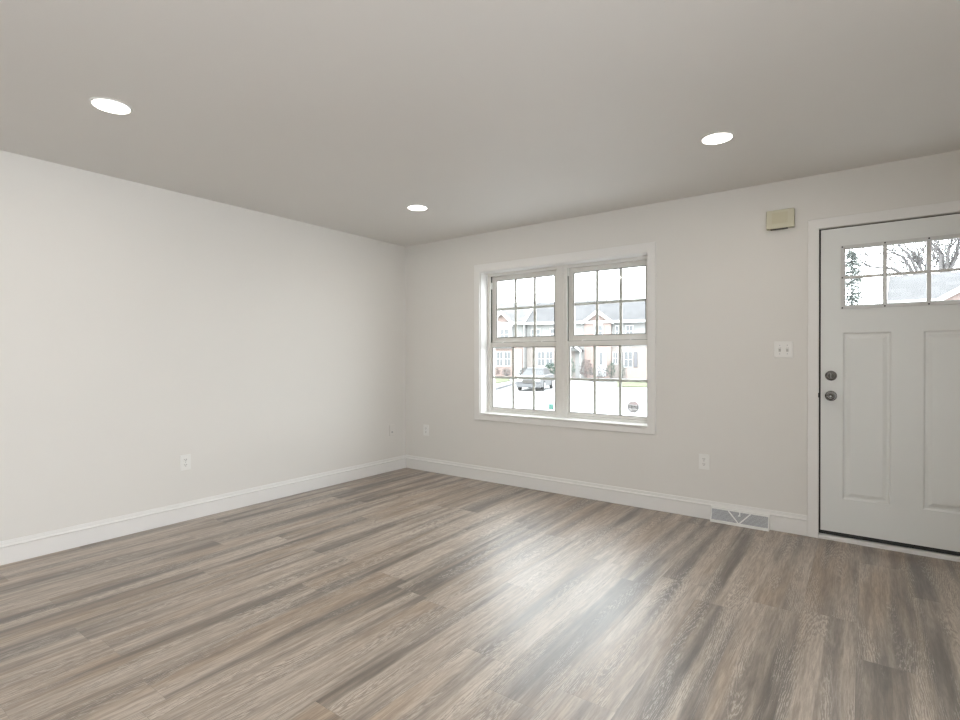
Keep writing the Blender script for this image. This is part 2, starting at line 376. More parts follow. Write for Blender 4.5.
for ui, (a, b) in enumerate(((1.0345, 1.840), (1.885, 2.6955))):
    ia, ib = a+0.0265, b-0.0265
    for side in (0, 1):
        bm = bmesh.new()
        x = ia if side == 0 else ib-0.004
        box(bm, x, x+0.004, 0.130, 0.149, ZM+0.004, 2.025)
        wobj('balance_channel', bm, track_m)
        # white take-out clip standing in the channel
        bm = bmesh.new()
        x = ia+0.0045 if side == 0 else ib-0.0125
        box(bm, x, x+0.008, 0.127, 0.150, 1.90 if ui == 0 else 1.955, 1.965 if ui == 0 else 2.024)
        wobj('balance_clip', bm, plate_m)
    # upper sash (outer track)
    sa = empty('upper_sash', (0, 0, 0), parent=win)
    bm = bmesh.new(); ring(bm, ia, ib, ZM-0.004, 2.025, 0.046, 0.160, 0.188, wb=0.052, wt=0.040)
    ring(bm, ia+0.046, ib-0.046, ZM+0.048, 1.985, 0.007, 0.166, 0.182)
    wobj('sash_frame', bm, vinyl_m, sa, bevel=0.002)
    ga, gb, gz0, gz1 = ia+0.053, ib-0.053, ZM+0.055, 1.978
    bm = bmesh.new(); ring(bm, ga-0.004, gb+0.004, gz0-0.004, gz1+0.004, 0.0038, 0.1585, 0.1655); wobj('gasket_shadow_line', bm, gasket_shadow_m, sa)
    bm = nb(ga-0.003, gb+0.003, 0.1700, 0.1715, gz0-0.003, gz1+0.003); wobj('glass_pane', bm, glass_m, sa)
    bm = bmesh.new()
    for k in (1, 2):
        x = ga+(gb-ga)*k/3; box(bm, x-0.0125, x+0.0125, 0.1725, 0.1780, gz0, gz1)
    z = (gz0+gz1)/2
    xs = [ga, ga+(gb-ga)/3-0.0126, ga+(gb-ga)/3+0.0126, ga+(gb-ga)*2/3-0.0126, ga+(gb-ga)*2/3+0.0126, gb]
    for k in range(3): box(bm, xs[2*k], xs[2*k+1], 0.1725, 0.1780, z-0.011, z+0.011)
    wobj('grille', bm, vinyl_m, sa)
    # lower sash (inner track)
    sb = empty('lower_sash', (0, 0, 0), parent=win)
    bm = bmesh.new(); ring(bm, ia+0.001, ib-0.001, 0.6915, ZM, 0.020, 0.124, 0.152, wb=0.024, wt=0.043)
    ring(bm, ia+0.021, ib-0.021, 0.7155, ZM-0.043, 0.007, 0.130, 0.146)
    wobj('sash_frame', bm, vinyl_m, sb, bevel=0.002)
    ga, gb, gz0, gz1 = ia+0.028, ib-0.028, 0.7225, ZM-0.050
    bm = bmesh.new(); ring(bm, ga-0.004, gb+0.004, gz0-0.004, gz1+0.004, 0.0038, 0.1235, 0.1295); wobj('gasket_shadow_line', bm, gasket_shadow_m, sb)
    bm = bmesh.new(); ring(bm, ia-0.001, ib+0.001, 0.6885, ZM+0.003, 0.0030, 0.1235, 0.1255); wobj('weatherstrip_shade', bm, gasket_shadow_m, sb)  # grey strip paints the shadow seam between sash and frame
    bm = nb(ga-0.003, gb+0.003, 0.1345, 0.1360, gz0-0.003, gz1+0.003); wobj('glass_pane', bm, glass_m, sb)
    bm = bmesh.new()
    for k in (1, 2):
        x = ga+(gb-ga)*k/3; box(bm, x-0.012, x+0.012, 0.1370, 0.1425, gz0, gz1)
    z = (gz0+gz1)/2
    xs = [ga, ga+(gb-ga)/3-0.0126, ga+(gb-ga)/3+0.0126, ga+(gb-ga)*2/3-0.0126, ga+(gb-ga)*2/3+0.0126, gb]
    for k in range(3): box(bm, xs[2*k], xs[2*k+1], 0.1370, 0.1425, z-0.011, z+0.011)
    wobj('grille', bm, vinyl_m, sb)
    for f in (0.2, 0.78):
        x = ia+(ib-ia)*f
        bm = bmesh.new(); lathe(bm, [(0.017, 0), (0.017, 0.005), (0.010, 0.010), (0.010, 0.016)], 16, c=(x, 0.138, ZM))
        box(bm, x-0.028, x+0.030, 0.131, 0.145, ZM+0.0002, ZM+0.006)
        box(bm, x-0.004, x+0.026, 0.126, 0.136, ZM+0.0065, ZM+0.014)
        wobj('sash_lock', bm, plate_m, sb)
    bm = bmesh.new(); box(bm, ia+0.02, ib-0.02, 0.118, 0.1235, 0.694, 0.702); wobj('lift_rail', bm, vinyl_m, sb, bevel=0.001)

# stickers on the lower panes
oc = empty('window_sticker', (2.522, 0.1335, 0.797))
tag(oc, 'white octagonal security sticker with dark lettering on the lower right pane of the window', 'sticker')

def film(name, col):
    m = mat(name, col, 0.5); t = m.node_tree; b = t.nodes['Principled BSDF']; o = t.nodes['Material Output']
    tl = t.nodes.new('ShaderNodeBsdfTranslucent'); tl.inputs[0].default_value = (*col, 1); mx = t.nodes.new('ShaderNodeMixShader'); mx.inputs[0].default_value = 0.5
    t.links.new(b.outputs[0], mx.inputs[1]); t.links.new(tl.outputs[0], mx.inputs[2]); t.links.new(mx.outputs[0], o.inputs[0]); return m
st_w = film('sticker_white', (0.66, 0.65, 0.65)); st_k = mat('sticker_black', (0.03, 0.03, 0.035), 0.5); st_r = mat('sticker_red', (0.42, 0.13, 0.14), 0.5)
def disc8(bm, R0, y0, y1, n=8):
    v0 = [bm.verts.new((R0*math.cos(PI/n+2*PI*i/n), y0, R0*math.sin(PI/n+2*PI*i/n))) for i in range(n)]
    v1 = [bm.verts.new((v.co.x, y1, v.co.z)) for v in v0]
    bm.faces.new(v0); bm.faces.new(v1[::-1])
    for i in range(n): bm.faces.new((v0[i], v0[(i+1)%n], v1[(i+1)%n], v1[i]))
bm = bmesh.new(); disc8(bm, 0.052, -0.0002, 0.0006); obj('sticker_sheet', bm, st_w, oc)
bm = bmesh.new()
for i in range(8):    # border line of the octagon
    a0, a1 = PI/8+2*PI*i/8, PI/8+2*PI*(i+1)/8
    q = [(0.050*math.cos(a0), 0.050*math.sin(a0)), (0.050*math.cos(a1), 0.050*math.sin(a1)), (0.046*math.cos(a1), 0.046*math.sin(a1)), (0.046*math.cos(a0), 0.046*math.sin(a0))]
    if i in (0, 1, 2): continue
    bm.faces.new([bm.verts.new((x, -0.0006, z)) for x, z in q])
for (x0, x1, z0, z1) in ((-0.043, -0.020, -0.006, 0.002), (-0.043, -0.020, 0.010, 0.014), (-0.017, -0.011, -0.014, 0.014), (-0.011, -0.006, 0.004, 0.012), (-0.006, -0.001, -0.014, 0.006),
        (0.004, 0.009, -0.012, 0.012), (0.009, 0.014, 0.002, 0.009), (0.014, 0.019, -0.012, 0.012), (0.023, 0.028, -0.012, 0.010), (0.028, 0.036, -0.012, -0.007), (0.036, 0.041, -0.012, 0.015),
        (-0.012, 0.030, -0.029, -0.025), (-0.020, 0.018, -0.040, -0.037)):
    box(bm, x0, x1, -0.0008, -0.0003, z0, z1)
obj('dark_lettering', bm, st_k, oc)
bm = bmesh.new()
for (x0, x1, z0, z1) in ((-0.018, 0.018, 0.040, 0.044), (-0.026, 0.026, 0.024, 0.028)): box(bm, x0, x1, -0.0008, -0.0003, z0, z1)
for sg in (-1, 1):
    q = [(sg*0.018, 0.044), (sg*0.018, 0.040), (sg*0.042, 0.018), (sg*0.045, 0.020)]
    bm.faces.new([bm.verts.new((x, -0.0006, z)) for x, z in q])
obj('red_lines', bm, st_r, oc)
gs = tag(obj('window_sticker', nb(-0.024, 0.024, -0.0003, 0.0006, -0.026, 0.026), film('sticker_teal', (0.40, 0.64, 0.60)), loc=(1.742, 0.1337, 0.755)),
         'small teal square sticker in the bottom corner of the left window half', 'sticker')

# ------------------------------------------------------------------ door_1
door = empty('door_1', (4.308, 0, 0)); door['kind'] = 'structure'; DX = 4.308
def dobj(name, bm, m, parent=None, **k):
    bmesh.ops.translate(bm, verts=bm.verts, vec=(-DX, 0, 0))
    return obj(name, bm, m, parent or door, **k)
bm = bmesh.new()
wall_grid(bm, 3.783, 4.830, 0.0005, 2.139, [(3.846, 4.767, 0.0005, 2.0725)], -0.018, -0.0005)
dobj('casing', bm, trim_m, bevel=0.003)
bm = bmesh.new()
box(bm, 3.8455, 3.850, 0.012, 0.20, 0.032, 2.071); box(bm, 4.763, 4.7675, 0.012, 0.20, 0.032, 2.071); box(bm, 3.850, 4.763, 0.012, 0.20, 2.0675, 2.071)
box(bm, 3.8501, 3.870, 0.047, 0.11, 0.032, 2.067); box(bm, 4.745, 4.7629, 0.047, 0.11, 0.032, 2.067); box(bm, 3.871, 4.744, 0.047, 0.11, 2.052, 2.067)
dobj('weatherstrip_shade', bm, dark_m)  # black strips also paint the shade in the gap round the door
# slab with embossed panels and a lite opening
X0, X1, Z0, Z1 = 3.8555, 4.7590, 0.057, 2.064
panels = [(3.978, 4.229, 0.282, 1.375), (4.384, 4.635, 0.282, 1.375)]
lite = (3.985, 4.628, 1.540, 1.928)
bm = bmesh.new()
xs = sorted({X0, X1, *[q for p in panels for q in p[:2]], lite[0], lite[1]}); zs = sorted({Z0, Z1, panels[0][2], panels[0][3], lite[2], lite[3]})
vc = {}
def V(x, y, z):
    k = (round(x, 5), round(y, 5), round(z, 5))
    if k not in vc: vc[k] = bm.verts.new(k)
    return vc[k]
for i in range(len(xs)-1):
    for k in range(len(zs)-1):
        mx, mz = (xs[i]+xs[i+1])/2, (zs[k]+zs[k+1])/2
        if any(h[0] < mx < h[1] and h[2] < mz < h[3] for h in panels+[lite]): continue
        bm.faces.new((V(xs[i], 0, zs[k]), V(xs[i+1], 0, zs[k]), V(xs[i+1], 0, zs[k+1]), V(xs[i], 0, zs[k+1])))
def seg_pts(a, b, vals): return [v for v in vals if a-1e-6 <= v <= b+1e-6]
for (a, b, c, d) in panels:
    rings_ = [(0, 0), (0.010, 0.009), (0.022, 0.009), (0.042, 0.002)]
    for (i0, y0), (i1, y1) in zip(rings_, rings_[1:]):
        o_ = [(a+i0, c+i0), (b-i0, c+i0), (b-i0, d-i0), (a+i0, d-i0)]; n_ = [(a+i1, c+i1), (b-i1, c+i1), (b-i1, d-i1), (a+i1, d-i1)]
        for j in range(4):
            p, q = o_[j], o_[(j+1)%4]; p2, q2 = n_[j], n_[(j+1)%4]
            bm.faces.new((V(p[0], y0, p[1]), V(q[0], y0, q[1]), V(q2[0], y1, q2[1]), V(p2[0], y1, p2[1])))
    i1 = 0.042
    bm.faces.new([V(x, 0.002, z) for x, z in ((a+i1, c+i1), (b-i1, c+i1), (b-i1, d-i1), (a+i1, d-i1))])
a, b, c, d = lite
for p, q in (((a, c), (b, c)), ((b, c), (b, d)), ((b, d), (a, d)), ((a, d), (a, c))):
    bm.faces.new((V(p[0], 0, p[1]), V(q[0], 0, q[1]), V(q[0], 0.045, q[1]), V(p[0], 0.045, p[1])))
for p, q in (((X0, Z0), (X1, Z0)), ((X1, Z0), (X1, Z1)), ((X1, Z1), (X0, Z1)), ((X0, Z1), (X0, Z0))):
    bm.faces.new((V(p[0], 0, p[1]), V(q[0], 0, q[1]), V(q[0], 0.045, q[1]), V(p[0], 0.045, p[1])))
for (xa, xb, za, zb) in ((X0, X1, Z0, c), (X0, X1, d, Z1), (X0, a, c, d), (b, X1, c, d)):   # outer face
    vs = [bm.verts.new(t) for t in ((xa, 0.0452, za), (xb, 0.0452, za), (xb, 0.0452, zb), (xa, 0.0452, zb))]; bm.faces.new(vs)
slab = dobj('door_panel', bm, door_m)
# lite frame, muntins, screws, glass
lf = empty('door_lite', (0, 0, 0), parent=door)
bm = bmesh.new(); ring(bm, 3.965, 4.648, 1.528, 1.945, 0.019, -0.0095, -0.0006); ring(bm, 3.984, 4.629, 1.547, 1.926, 0.007, -0.004, 0.010)
lite_m = mat('lite_frame_grey', (0.62, 0.625, 0.62), 0.4)
dobj('lite_frame', bm, lite_m, lf, bevel=0.0015)
bm = bmesh.new()
gx0, gx1, gz0, gz1 = 3.991, 4.622, 1.554, 1.919
x1m, x2m, zmid = 4.1955, 4.4075, 1.735
for x in (x1m, x2m): box(bm, x-0.011, x+0.011, -0.005, 0.008, gz0, gz1)
for (p, q) in ((gx0, x1m-0.011), (x1m+0.011, x2m-0.011), (x2m+0.011, gx1)): box(bm, p, q, -0.005, 0.008, zmid-0.009, zmid+0.009)
dobj('muntin', bm, lite_m, lf, bevel=0.001)
bm = nb(3.986, 4.627, 0.0205, 0.0225, 1.541, 1.927); dobj('glass_pane', bm, glass_m, lf)
for x, z in [(x, z) for x in (3.9745, 4.1955, 4.4075, 4.6385) for z in (1.5375, 1.9355)]+[(3.9745, 1.735), (4.6385, 1.735)]:
    bm = bmesh.new(); lathe(bm, [(0.0048, 0), (0.0048, 0.0012)], 12, 'y', c=(x, -0.0097, z)); dobj('screw', bm, dark_m, lf)
# hardware
bm = bmesh.new(); lathe(bm, [(0.033, 0), (0.033, 0.006), (0.029, 0.010), (0.024, 0.012), (0.022, 0.020), (0.0205, 0.0215), (0.012, 0.0215), (0.012, 0.0225)], 36, 'y', c=(3.9135, -0.0005, 1.092))
db = dobj('deadbolt', bm, nickel_m, smooth=False)
bm = bmesh.new(); lathe(bm, [(0.0185, 0.0), (0.0185, 0.0012)], 28, 'y', c=(3.9135, -0.0224, 1.092)); dobj('keyway_recess', bm, track_m, db)
bm = bmesh.new(); box(bm, 3.9075, 3.9195, -0.034, -0.0235, 1.075, 1.109); dobj('thumb_turn', bm, nickel_m, db, bevel=0.003)
bm = bmesh.new(); lathe(bm, [(0.034, 0), (0.034, 0.004), (0.030, 0.008), (0.014, 0.010), (0.0125, 0.026), (0.018, 0.032), (0.0265, 0.040), (0.0275, 0.050), (0.024, 0.058), (0.016, 0.061), (0.0105, 0.0595), (0.008, 0.0625)], 36, 'y', c=(3.9135, -0.0005, 0.958))
kn = dobj('door_knob', bm, nickel_m, smooth=True)
e = kn.modifiers.new('e', 'EDGE_SPLIT'); e.split_angle = math.radians(35)
bm = bmesh.new(); lathe(bm, [(0.005, 0), (0.005, 0.003)], 12, 'y', c=(3.9135, -0.064, 0.958)); dobj('lock_button', bm, steel_m, kn)
bm = nb(3.8425, 3.8462, -0.0192, 0.004, 0.945, 0.975); dobj('strike_lip', bm, dark_m)
bm = bmesh.new(); box(bm, 3.8505, 4.7625, 0.004, 0.050, 0.033, 0.0565); dobj('door_sweep', bm, dark_m)
bm = bmesh.new()
extrude_profile(bm, [(-0.012, 0.0), (-0.012, 0.018), (0.004, 0.026), (0.05, 0.031), (0.19, 0.031), (0.19, 0.0)], Vector((3.8465, 0, 0.0006)), Vector((4.7665, 0, 0.0006)), out=Vector((0, 1, 0)))
dobj('threshold', bm, trim_m)
for z in (0.30, 1.05, 1.85):
    bm = bmesh.new(); lathe(bm, [(0.006, 0), (0.006, 0.10)], 12, 'z', c=(4.7615, -0.006, z)); dobj('hinge', bm, nickel_m)

# ------------------------------------------------------------------ recessed ceiling lights
def make_downlight():
    root = empty('recessed_light', (0, 0, H))
    bm = bmesh.new()
    lathe(bm, [(0.088, -0.0006), (0.088, -0.003), (0.085, -0.006), (0.078, -0.007), (0.0755, -0.004), (0.0755, -0.0006)], 48)
    t_ = obj('trim_ring', bm, plate_m, root, smooth=False)
    bm = bmesh.new(); lathe(bm, [(0.075, -0.0008), (0.075, -0.0055)], 48); obj('diffuser', bm, lamp_m, root)
    l = bpy.data.lights.new('lamp_glow', 'AREA'); l.shape = 'DISK'; l.size = 0.155; l.energy = LAMP_W; l.color = LAMP_COL
    lo = bpy.data.objects.new('lamp_glow', l); lo.location = (0, 0, -0.012); C.objects.link(lo); lo.parent = root
    return root
dl = make_downlight()
spots = [((1.152, -3.192), 'round recessed ceiling light nearest the left wall in the upper left of the room', 1),
         ((1.153, -1.039), 'round recessed ceiling light close to the far left corner, the smallest looking one', 1),
         ((3.428, -1.042), 'round recessed ceiling light between the window and the door, on the right', 1),
         ((3.428, -3.192), 'added unseen round recessed ceiling light above the viewpoint', 0), ((2.3, -5.4), 'added unseen round recessed ceiling light behind the viewpoint', 0)]  # last two lamps are unseen, added to brighten the room
for i, ((x, y), lab, vis) in enumerate(spots):
    o = dl
    if i:
        o = dl.copy(); C.objects.link(o)
        for ch in [c for c in list(C.objects) if c.parent == dl]:
            c2 = ch.copy(); C.objects.link(c2); c2.parent = o
    o.location = (x, y, H); tag(o, lab, 'ceiling light', 'recessed ceiling lights')

# ------------------------------------------------------------------ outlets, switch, chime, register
def face_obj(name, bm, m, parent, **k): return obj(name, bm, m, parent, **k)
def make_outlet():
    root = empty('wall_outlet')
    bm = nb(-0.038, 0.038, -0.006, -0.0004, -0.058, 0.058); obj('cover_plate', bm, plate_m, root, bevel=0.0035)
    for z in (-0.0195, 0.0195):
        bm = bmesh.new()
        n = 24; pts = [(0.0172*math.cos(2*PI*i/n), max(-0.0135, min(0.0135, 0.0172*math.sin(2*PI*i/n)))) for i in range(n)]
        a = [bm.verts.new((x, -0.0063, zz+z)) for x, zz in pts]; b = [bm.verts.new((x, -0.0085, zz+z)) for x, zz in pts]
        bm.faces.new(b)
        for i in range(n): bm.faces.new((a[i], a[(i+1)%n], b[(i+1)%n], b[i]))
        rc = obj('receptacle', bm, plate_m, root)
        bm = bmesh.new()
        box(bm, -0.0078, -0.0050, -0.0092, -0.0086, z-0.001, z+0.008); box(bm, 0.0050, 0.0078, -0.0092, -0.0086, z-0.001, z+0.007)
        box(bm, -0.0025, 0.0025, -0.0092, -0.0086, z-0.0095, z-0.0045)
        obj('socket_slots', bm, slot_m, rc)
    bm = bmesh.new(); lathe(bm, [(0.003, 0), (0.003, 0.001)], 12, 'y', c=(0, -0.0064, 0)); obj('screw', bm, steel_m, root)
    return root
def copy_tree(o, parent=None):
    c = o.copy(); C.objects.link(c)
    if parent: c.parent = parent
    for ch in [k for k in list(C.objects) if k.parent == o]: copy_tree(ch, c)
    return c
ol = make_outlet()
data = [((3.118, 0, 0.428), 0, 'white duplex outlet on the front wall between the window and the door'),
        ((0.305, 0, 0.437), 0, 'white duplex outlet on the front wall left of the window, near the room corner'),
        ((0, -2.337, 0.436), PI/2, 'white duplex outlet on the long left wall above the baseboard')]
for i, (p, rz, lab) in enumerate(data):
    o = ol if i == 0 else copy_tree(ol)
    o.location = p; o.rotation_euler.z = rz; tag(o, lab, 'outlet', 'duplex wall outlets')
jk = empty('cable_plate', (0, -0.215, 0.437), PI/2); tag(jk, 'blank painted cable jack plate on the left wall beside the far corner', 'wall plate')
obj('cover_plate', nb(-0.036, 0.036, -0.005, -0.0004, -0.058, 0.058), wall_m, jk, bevel=0.003)
bm = bmesh.new(); lathe(bm, [(0.008, 0), (0.008, 0.004), (0.005, 0.004), (0.005, 0.010)], 16, 'y', c=(0, -0.0052, -0.02)); obj('cable_jack', bm, steel_m, jk)

sw = empty('light_switch', (3.639, 0, 1.268)); tag(sw, 'white double toggle light switch plate on the wall left of the entry door', 'light switch')
obj('cover_plate', nb(-0.057, 0.057, -0.006, -0.0004, -0.057, 0.057), plate_m, sw, bevel=0.0035)
for x in (-0.023, 0.023):
    tg = obj('toggle_collar', nb(x-0.007, x+0.007, -0.0072, -0.0062, -0.0155, 0.0155), slot_m if False else mat('toggle_collar_grey', (0.55, 0.54, 0.52), 0.4), sw)
    bm = bmesh.new()
    v = box(bm, x-0.0048, x+0.0048, -0.018, -0.0074, -0.002, 0.008)
    for q in v:
        if q.co.y < -0.01: q.co.z += 0.006
    obj('toggle', bm, plate_m, tg)
    for z in (-0.030, 0.030):
        bm = bmesh.new(); lathe(bm, [(0.0032, 0), (0.0032, 0.001)], 12, 'y', c=(x, -0.0064, z)); obj('screw', bm, steel_m, sw)

ch = empty('door_chime', (3.621, 0, 2.168)); tag(ch, 'aged ivory door chime box high on the wall beside the door casing', 'door chime')
bm = nb(-0.084, 0.084, -0.042, -0.004, -0.062, 0.066); obj('cover', bm, ivory_m, ch, bevel=0.004)
bm = nb(-0.078, 0.078, -0.0035, -0.0004, -0.060, 0.062); obj('back_plate', bm, slot_m, ch)
bm = nb(-0.060, 0.045, -0.036, -0.012, -0.0665, -0.0622); obj('sound_slot', bm, slot_m, ch)
bm = nb(-0.050, 0.046, -0.0432, -0.0421, -0.028, 0.048); obj('front_inset', bm, mat('chime_inset', (0.53, 0.50, 0.36), 0.5), ch, bevel=0.0005)

rg = empty('floor_register', (3.366, -0.0155, 0)); tag(rg, 'white baseboard heat register with grey mesh and V shaped bars near the door', 'air register')
bm = bmesh.new()   # wedge shell with open front: profile ring
xw = 0.192
def wedge(bm, x0, x1, y_top, y_bot, z0, z1, back=0.0):
    # sloped face from bottom (y_bot) to top (y_top)
    f = lambda z: y_bot + (y_top-y_bot)*(z-0.0)/0.110
    v = [bm.verts.new(p) for p in ((x0, f(z0), z0), (x1, f(z0), z0), (x1, back, z0), (x0, back, z0), (x0, f(z1), z1), (x1, f(z1), z1), (x1, back, z1), (x0, back, z1))]
    for q in ((0,3,2,1),(4,5,6,7),(0,1,5,4),(1,2,6,5),(2,3,7,6),(3,0,4,7)): bm.faces.new([v[i] for i in q])
YT, YB = -0.016, -0.048
wedge(bm, -xw, xw, YT, YB, 0.001, 0.019); wedge(bm, -xw, xw, YT, YB, 0.094, 0.110)
wedge(bm, -xw, -xw+0.007, YT, YB, 0.0192, 0.0938); wedge(bm, xw-0.007, xw, YT, YB, 0.0192, 0.0938)
obj('register_frame', bm, plate_m, rg, bevel=0.001)
mesh_m = bpy.data.materials.new('grey_mesh'); mesh_m.use_nodes = True
t = mesh_m.node_tree; b = t.nodes['Principled BSDF']; tc = t.nodes.new('ShaderNodeTexCoord'); ck = t.nodes.new('ShaderNodeTexVoronoi')
ck.inputs['Scale'].default_value = 420; ck.inputs['Randomness'].default_value = 0
rp = t.nodes.new('ShaderNodeValToRGB'); rp.color_ramp.elements[0].color = (0.06, 0.065, 0.07, 1); rp.color_ramp.elements[1].color = (0.5, 0.51, 0.53, 1)
rp.color_ramp.elements[0].position = 0.25; rp.color_ramp.elements[1].position = 0.5
t.links.new(tc.outputs['Object'], ck.inputs['Vector']); t.links.new(ck.outputs['Distance'], rp.inputs[0]); t.links.new(rp.outputs[0], b.inputs['Base Color'])
b.inputs['Roughness'].default_value = 0.5
bm = bmesh.new(); wedge(bm, -xw+0.0075, xw-0.0075, YT+0.004, YB+0.004, 0.0195, 0.0935); obj('mesh_grille', bm, mesh_m, rg)
def bar(bm, p, q, w):
    p, q = Vector(p), Vector(q); d = (q-p).normalized(); n = Vector((0, -1, 0)); s = d.cross(n).normalized()*w/2
    vs = [bm.verts.new(x) for x in (p-s, q-s, q+s, p+s)]; vt = [bm.verts.new(x.co+n*0.003) for x in vs]
    bm.faces.new(vt); bm.faces.new(vs[::-1])
    for i in range(4): bm.faces.new((vs[i], vs[(i+1)%4], vt[(i+1)%4], vt[i]))
fy = lambda z: YB + (YT-YB)*z/0.110 + 0.002
for x in (-0.073, 0.073):
    bm = bmesh.new(); bar(bm, (x, fy(0.094), 0.094), (0.002*(1 if x > 0 else -1), fy(0.018), 0.018), 0.009); obj('v_bar', bm, plate_m, rg)
bm = bmesh.new(); box(bm, 0.000, 0.007, fy(0.085)-0.008, fy(0.085)+0.001, 0.068, 0.095); box(bm, -0.006, 0.000, fy(0.072)-0.008, fy(0.072)+0.001, 0.068, 0.074); obj('damper_lever', bm, plate_m, rg)

# ------------------------------------------------------------------ outdoors
GZ = -0.68
struct('ground', nb(-90, 70, WT+0.02, 140, GZ-0.2, GZ), street_m)
def poly_slab(name, pts, z0, z1, m):
    bm = bmesh.new(); a = [bm.verts.new((x, y, z0)) for x, y in pts]; b = [bm.verts.new((x, y, z1)) for x, y in pts]
    bm.faces.new(b); bm.faces.new(a[::-1]); n = len(pts)
    for i in range(n): bm.faces.new((a[i], a[(i+1)%n], b[(i+1)%n], b[i]))
    return obj(name, bm, m)
A0 = Vector((-20.389, 38.604, 0)); AD = Vector((0.96025, 0.27915, 0)); AN = Vector((0.27915, -0.96025, 0)); AR = math.atan2(AD.y, AD.x)
def apt(s, out): p = A0+AD*s+AN*out; return (p.x, p.y)
tag(poly_slab('lawn', [apt(-18, 0.8), apt(-2.5, 0.8), apt(-1.2, 6), apt(-0.5, 8), apt(-0.2, 13), apt(-3, 19), apt(-18, 19)], GZ, GZ+0.06, lawn_m), 'yellow green lawn in front of the left townhouse', 'lawn', kind='stuff')
tag(poly_slab('lawn', [apt(7.6, 6.5), apt(16, 6.5), apt(16, 14.7), apt(8.3, 13.7)], GZ, GZ+0.06, lawn_m), 'green lawn in front of the right townhouse beside the street', 'lawn', kind='stuff')

def facade_window(parent, s0, s1, z0, z1, y=0.0, cols=2, rows=2):
    bm = bmesh.new(); ring(bm, s0-0.07, s1+0.07, z0-0.07, z1+0.07, 0.07, y-0.08, y-0.002)
    f = obj('window_frame', bm, wtrim_m, parent)
    bm = nb(s0, s1, y-0.03, y-0.003, z0, z1); obj('window_pane', bm, wpane_m, f)
    bm = bmesh.new()
    xs = [s0+(s1-s0)*k/cols for k in range(1, cols)]
    for x in xs: box(bm, x-0.022, x+0.022, y-0.06, y-0.032, z0, z1)
    for k in range(1, rows):
        z = z0+(z1-z0)*k/rows; e = [s0]+[q for x in xs for q in (x-0.022, x+0.022)]+[s1]
        for i in range(0, len(e), 2): box(bm, e[i], e[i+1], y-0.06, y-0.032, z-0.022, z+0.022)
    obj('window_bars', bm, wtrim_m, f)
def gable_roof(bm, s0, s1, ye, yr_, yb, ze, zr, th=0.18):
    """main roof: eave (ye, ze) to ridge (yr_, zr) to back eave (yb, ze)"""
    for (ya, za, yb2, zb) in ((ye, ze, yr_, zr), (yr_, zr, yb, ze)):
        v = [bm.verts.new(p) for p in ((s0, ya, za), (s1, ya, za), (s1, yb2, zb), (s0, yb2, zb), (s0, ya, za+th), (s1, ya, za+th), (s1, yb2, zb+th), (s0, yb2, zb+th))]
        for q in ((0,3,2,1),(4,5,6,7),(0,1,5,4),(1,2,6,5),(2,3,7,6),(3,0,4,7)): bm.faces.new([v[i] for i in q])
def front_gable(parent, s0, s1, z0, zp, yf, ydeep, fm, roof_m, tw=0.2, ov=0.15, zr_main=None):
    """street-facing gable: triangular face, two roof planes running back, white rake boards"""
    sm = (s0+s1)/2
    bm = bmesh.new()
    a = [bm.verts.new(p) for p in ((s0, yf, z0), (s1, yf, z0), (sm, yf, zp))]; b = [bm.verts.new((v.co.x, ydeep, v.co.z)) for v in a]
    bm.faces.new(a); bm.faces.new(b[::-1])
    for i in range(3): bm.faces.new((a[i], a[(i+1)%3], b[(i+1)%3], b[i]))
    obj('gable_face', bm, fm, parent)
    k = (zp-z0)/(sm-s0)
    bm = bmesh.new()
    for sg, se in ((-1, s0-ov), (1, s1+ov)):
        ze = z0-k*ov
        v = [bm.verts.new(p) for p in ((se, yf-0.3, ze+0.02), (sm, yf-0.3, zp+0.02), (sm, ydeep, zp+0.02), (se, ydeep, ze+0.02),
                                       (se, yf-0.3, ze+0.16), (sm, yf-0.3, zp+0.16), (sm, ydeep, zp+0.16), (se, ydeep, ze+0.16))]
        for q in ((0,3,2,1),(4,5,6,7),(0,1,5,4),(1,2,6,5),(2,3,7,6),(3,0,4,7)): bm.faces.new([v[i] for i in q])
    obj('gable_roof', bm, roof_m, parent)
    bm = bmesh.new()
    for se in (s0-ov, s1+ov):
        ze = z0-k*ov
        v = [bm.verts.new(p) for p in ((se, yf-0.36, ze-tw*0.55), (sm, yf-0.36, zp-tw*0.75), (sm, yf-0.31, zp-tw*0.75), (se, yf-0.31, ze-tw*0.55),
                                       (se, yf-0.36, ze+0.18), (sm, yf-0.36, zp+0.2), (sm, yf-0.31, zp+0.2), (se, yf-0.31, ze+0.18))]
        for q in ((0,3,2,1),(4,5,6,7),(0,1,5,4),(1,2,6,5),(2,3,7,6),(3,0,4,7)): bm.faces.new([v[i] for i in q])
    obj('rake_board', bm, wtrim_m, parent)

# --- left townhouse (seen through the left half of the window)
hl = empty('townhouse', (A0.x, A0.y, GZ), AR); tag(hl, 'pale townhouse with small pink brick gable seen through the left half of the window', 'house')
bm = nb(-16, -1.54, 0, 9, 0.0, 2.95); obj('lower_wall', bm, brick_m, hl)
bm = nb(-16, -1.54, 0.02, 9, 2.96, 5.05); obj('upper_wall', bm, siding_m, hl)
bm = bmesh.new(); gable_roof(bm, -16.3, -1.54, -0.45, 4.5, 9.4, 5.02, 7.42); obj('roof', bm, shingle2_m, hl)
bm = bmesh.new(); box(bm, -16.3, -1.48, -0.50, -0.455, 4.95, 5.22); obj('gutter', bm, wtrim_m, hl)
bm = bmesh.new()
v = [bm.verts.new(p) for p in ((-1.53, -0.5, 4.92), (-1.40, -0.5, 4.92), (-1.40, 4.5, 7.35), (-1.53, 4.5, 7.35), (-1.53, -0.5, 5.3), (-1.40, -0.5, 5.3), (-1.40, 4.5, 7.72), (-1.53, 4.5, 7.72))]
